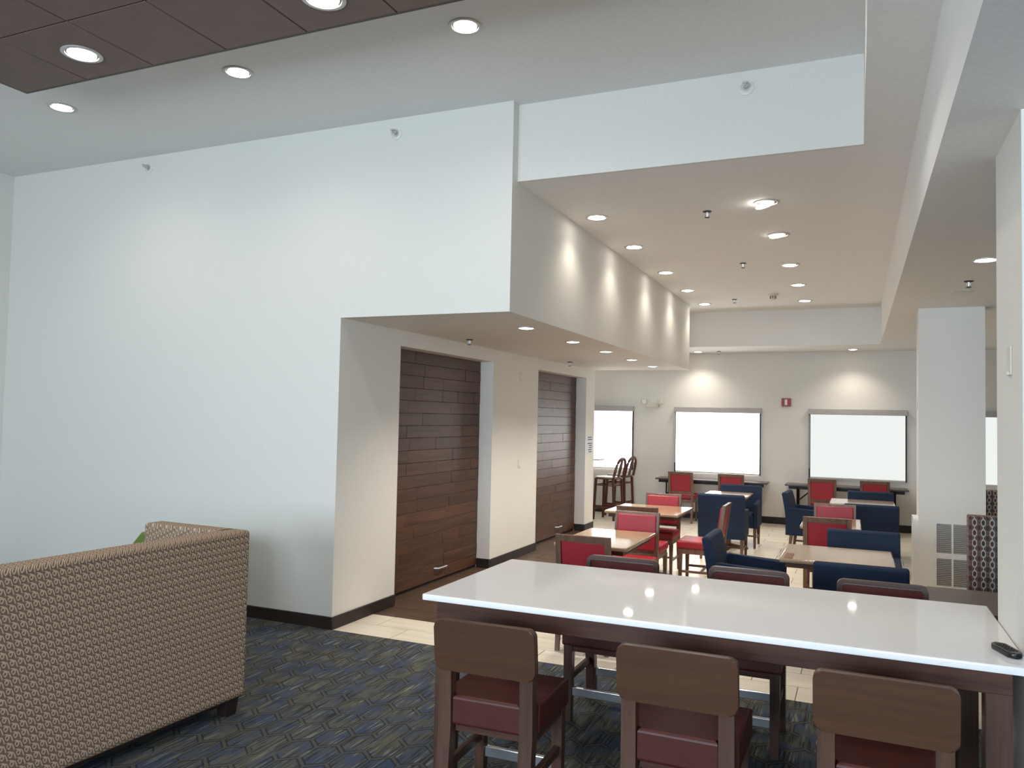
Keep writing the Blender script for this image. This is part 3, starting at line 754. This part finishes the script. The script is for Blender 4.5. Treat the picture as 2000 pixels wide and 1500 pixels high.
# ------------------------------------------------------------------ booths and booth table
def booth(name, x0, x1, y0, label, zt):
    t = thing(name, label, 'booth', ((x0 + x1) / 2, y0, 0), 0, 'chain patterned booth benches'); w = (x1 - x0) / 2
    B().box(-w, w, 0, 0.14, 0.0, zt, 0.012, 3).obj('back', 'booth', t)
    B().box(-w, w, -0.50, 0.0, 0.30, 0.47, 0.025, 3).obj('seat', 'booth_table', t)
    B().box(-w + 0.02, w - 0.02, -0.46, 0.0, 0.0, 0.30).obj('seat_base', 'darkwood_x', t)
booth('booth_bench', 0.79, 2.2, 7.0, 'chain-patterned booth bench back in front of the far column', 1.10)
booth('booth_bench', 1.30, 2.5, 10.2, 'farther chain-patterned booth bench just right of the far column', 1.08)
t = thing('booth_table', 'dark brown booth table between the counter stools and the chain-patterned booth', 'table', (1.08, 5.50, 0))
B().prism(rrect(-0.70, 0.75, -0.36, 0.36, 0.05), 'z', 0.71, 0.74, 0.006, 2).obj('tabletop', 'booth_table', t)
B().box(-0.05, 0.05, -0.05, 0.05, 0.03, 0.71, 0.004, 1).obj('pedestal', 'steel', t)
B().revolve([(0.28, 0), (0.28, 0.015), (0.06, 0.04)], 24).obj('base', 'steel', t)

# ------------------------------------------------------------------ grilles on the far column
t = thing('return_grille', 'white four-pane air return grille on the front of the far column', 'grille', (0.74, 9.426, 0.10))
w, h = 0.34, 0.70
xs = [(0.028, 0.165), (0.183, 0.320)]; zs = [(0.025, 0.305), (0.365, 0.665)]
b = B()
for x0, x1 in ((0, 0.028), (0.165, 0.183), (0.32, w)): b.box(x0, x1, -0.014, 0, 0, h)
for z0, z1 in ((0, 0.025), (0.305, 0.365), (0.665, h)): b.box(0.028, 0.165, -0.014, 0, z0, z1).box(0.183, 0.32, -0.014, 0, z0, z1)
b.obj('frame', 'whitemetal', t)
for x0, x1 in xs:
    for z0, z1 in zs:
        b = B(); n = 15
        for k in range(n):
            z = z0 + (k + 0.5) * (z1 - z0) / n
            b.box(x0, x1, -0.011, -0.001, z - 0.006, z + 0.004)
        b.obj('louvre_panel', 'louvre', t)
        B().box(x0, x1, -0.0009, 0.0, z0, z1).obj('mesh_back', 'louvre', t)
t = thing('return_grille', 'white round-cornered grille cover on the aisle side of the far column', 'grille', (0.6, 9.43, 0.02))
op = rrect(0.0, 0.27, 0.0, 0.80, 0.05, 5); ip = rrect(0.035, 0.235, 0.035, 0.765, 0.03, 5)
B().ring(op, ip, 'x', -0.05, 0.0).obj('frame', 'whitemetal', t)
B().prism(ip, 'x', -0.035, -0.02).obj('panel', 'whitemetal', t)

# ------------------------------------------------------------------ wall devices
def plate(x, y, z, label, rx=0.0):
    t = thing('switch_plate', label, 'switch', (x, y, z))
    B().box(0, 0.006, -0.037, 0.037, -0.058, 0.058, 0.003, 2).obj('plate', 'plastic_ivory', t)
    B().box(0.006, 0.010, -0.016, 0.016, -0.034, 0.034, 0.002, 1).obj('rocker', 'plastic_white', t)
plate(XN, 9.365, 2.30, 'small ivory wall plate high between the two plank doors')
plate(XN, 9.373, 1.193, 'ivory light switch at hand height between the two plank doors')
t = thing('sensor_plate', 'narrow white plate on the near column above the counter table', 'switch', (0.588, 3.85, 2.06))
B().box(-0.008, 0, -0.042, 0.042, -0.06, 0.06, 0.003, 2).obj('plate', 'plastic_ivory', t); B().box(-0.014, -0.008, -0.02, 0.02, -0.06, -0.045, 0.002, 1).obj('button', 'plastic_white', t)
t = thing('sensor_plate', 'narrow pale plate on the aisle side of the far column', 'switch', (0.6, 9.56, 2.03))
B().box(-0.008, 0, -0.04, 0.04, -0.07, 0.07, 0.003, 2).obj('plate', 'plastic_ivory', t); B().box(-0.014, -0.008, -0.02, 0.02, -0.07, -0.055, 0.002, 1).obj('button', 'plastic_white', t)
# paper notice
t = thing('paper_notice', 'white paper notice with dark lines of print at the end of the niche wall', 'notice', (XN, 12.12, 1.22))
B().box(0.0, 0.002, 0, 0.30, 0, 0.30).obj('sheet', 'paper', t)
b = B()
for z, a, c in ((0.262, 0.07, 0.27), (0.226, 0.06, 0.27), (0.165, 0.06, 0.27), (0.131, 0.12, 0.26), (0.097, 0.14, 0.27), (0.063, 0.09, 0.26), (0.029, 0.11, 0.27)):
    m_ = a + (c - a) * 0.55
    b.box(0.002, 0.0026, a, m_ - 0.008, z - 0.007, z + 0.007).box(0.002, 0.0026, m_, c, z - 0.007, z + 0.007)
b.obj('print', 'ink', t)
# emergency light
t = thing('emergency_light', 'ivory twin-head emergency light on the back wall between two shades', 'emergency light', (-3.53, YB, 2.06))
B().box(-0.12, 0.12, -0.06, 0, -0.04, 0.06, 0.01, 2).obj('body', 'plastic_ivory', t)
for s in (-1, 1):
    hd = B().box(-0.05, 0.05, -0.05, 0.03, -0.045, 0.045, 0.012, 3).obj('lamp_head', 'plastic_ivory', t, (s * 0.155, -0.05, 0.07), s * -0.25)
    B().box(-0.035, 0.035, -0.053, -0.049, -0.032, 0.032, 0.0).obj('lens', 'plastic_white', hd)
# fire alarm
t = thing('fire_alarm', 'red fire alarm strobe on the back wall between two shades', 'alarm', (-1.14, YB, 2.145))
B().box(-0.078, 0.078, -0.04, 0, -0.072, 0.072, 0.006, 2).obj('housing', 'redalarm', t)
B().box(-0.025, 0.02, -0.055, -0.04, -0.05, 0.05, 0.008, 2).obj('strobe', 'plastic_white', t)
# sprinklers
def sprinkler_wall(x, y, z, label):
    t = thing('sprinkler_head', label, 'sprinkler', (x, y, z), 0, 'side wall sprinkler heads')
    B().revolve([(0.052, 0), (0.052, -0.006), (0.036, -0.012), (0.034, -0.004)], 20, axis='y').obj('escutcheon', 'plastic_white', t)
    B().revolve([(0.026, 0.001), (0.026, -0.005), (0.012, -0.006), (0.009, -0.035)], 14, axis='y').obj('body', 'trim', t)
    B().tube([(-0.016, -0.03, 0), (-0.014, -0.06, 0), (0, -0.072, 0), (0.014, -0.06, 0), (0.016, -0.03, 0)], 0.004, 6).obj('frame_arms', 'chrome', t)
    B().box(-0.02, 0.02, -0.075, -0.045, 0.012, 0.015).obj('deflector', 'chrome', t)
sprinkler_wall(-6.241, YW, 4.10, 'side wall sprinkler head high on the lounge wall, left one')
sprinkler_wall(-3.471, YW, 4.085, 'side wall sprinkler head high on the lounge wall, above the soffit')
sprinkler_wall(-0.706, YH, 4.095, 'side wall sprinkler head on the header band')
def sprinkler_ceil(x, y, z, label):
    t = thing('sprinkler_head', label, 'sprinkler', (x, y, z), 0, 'pendent sprinkler heads')
    B().revolve([(0.038, 0), (0.036, -0.006), (0.02, -0.010)], 18).obj('escutcheon', 'can', t)
    B().revolve([(0.012, -0.008), (0.010, -0.045)], 10).obj('body', 'chrome', t)
    B().revolve([(0.022, -0.052), (0.022, -0.055), (0.004, -0.060)], 14).obj('deflector', 'can', t)
    B().tube([(-0.012, 0, -0.02), (-0.016, 0, -0.042), (-0.004, 0, -0.053)], 0.003, 6).obj('frame_arm', 'chrome', t)
    B().tube([(0.012, 0, -0.02), (0.016, 0, -0.042), (0.004, 0, -0.053)], 0.003, 6).obj('frame_arm', 'chrome', t)
sprinkler_ceil(-1.20, 6.93, ZD, 'pendent sprinkler between the two nearest dining downlights')
sprinkler_ceil(-1.205, 9.35, ZD, 'pendent sprinkler midway down the dining ceiling')
sprinkler_ceil(-1.678, 12.1, ZD, 'pendent sprinkler near the far end of the dining ceiling')
sprinkler_ceil(-3.714, 7.38, ZN, 'pendent sprinkler above the near plank door')
sprinkler_ceil(-3.748, 10.64, ZN, 'pendent sprinkler above the far plank door')
sprinkler_ceil(-2.25, 14.33, ZS, 'pendent sprinkler in the back soffit beside the left downlight')
sprinkler_ceil(0.878, 7.74, ZS, 'pendent sprinkler in the low soffit by the columns')
t = thing('smoke_detector', 'ivory smoke detector near the far end of the dining ceiling', 'smoke detector', (-1.093, 11.72, ZD))
B().revolve([(0.075, 0), (0.072, -0.018), (0.05, -0.026)], 24).obj('base', 'plastic_ivory', t)
B().revolve([(0.042, -0.024), (0.040, -0.075), (0.03, -0.085)], 20).obj('sensor', 'plastic_ivory', t)
for k in range(8):
    a = 2 * math.pi * k / 8; B().box(-0.005, 0.005, -0.002, 0.002, -0.07, -0.032).xf(lambda c: (c.x * math.cos(a) - (c.y + 0.042) * math.sin(a), c.x * math.sin(a) + (c.y + 0.042) * math.cos(a), c.z)).obj('slot', 'can', t)
t = thing('ceiling_speaker', 'flush round disc in the low soffit in front of the far column', 'ceiling disc', (0.894, 8.315, ZS))
B().revolve([(0.09, 0), (0.088, -0.006), (0.06, -0.008)], 24).obj('rim', 'trim', t); B().revolve([(0.06, -0.0075), (0.05, -0.010)], 24).obj('face', 'plastic_ivory', t)
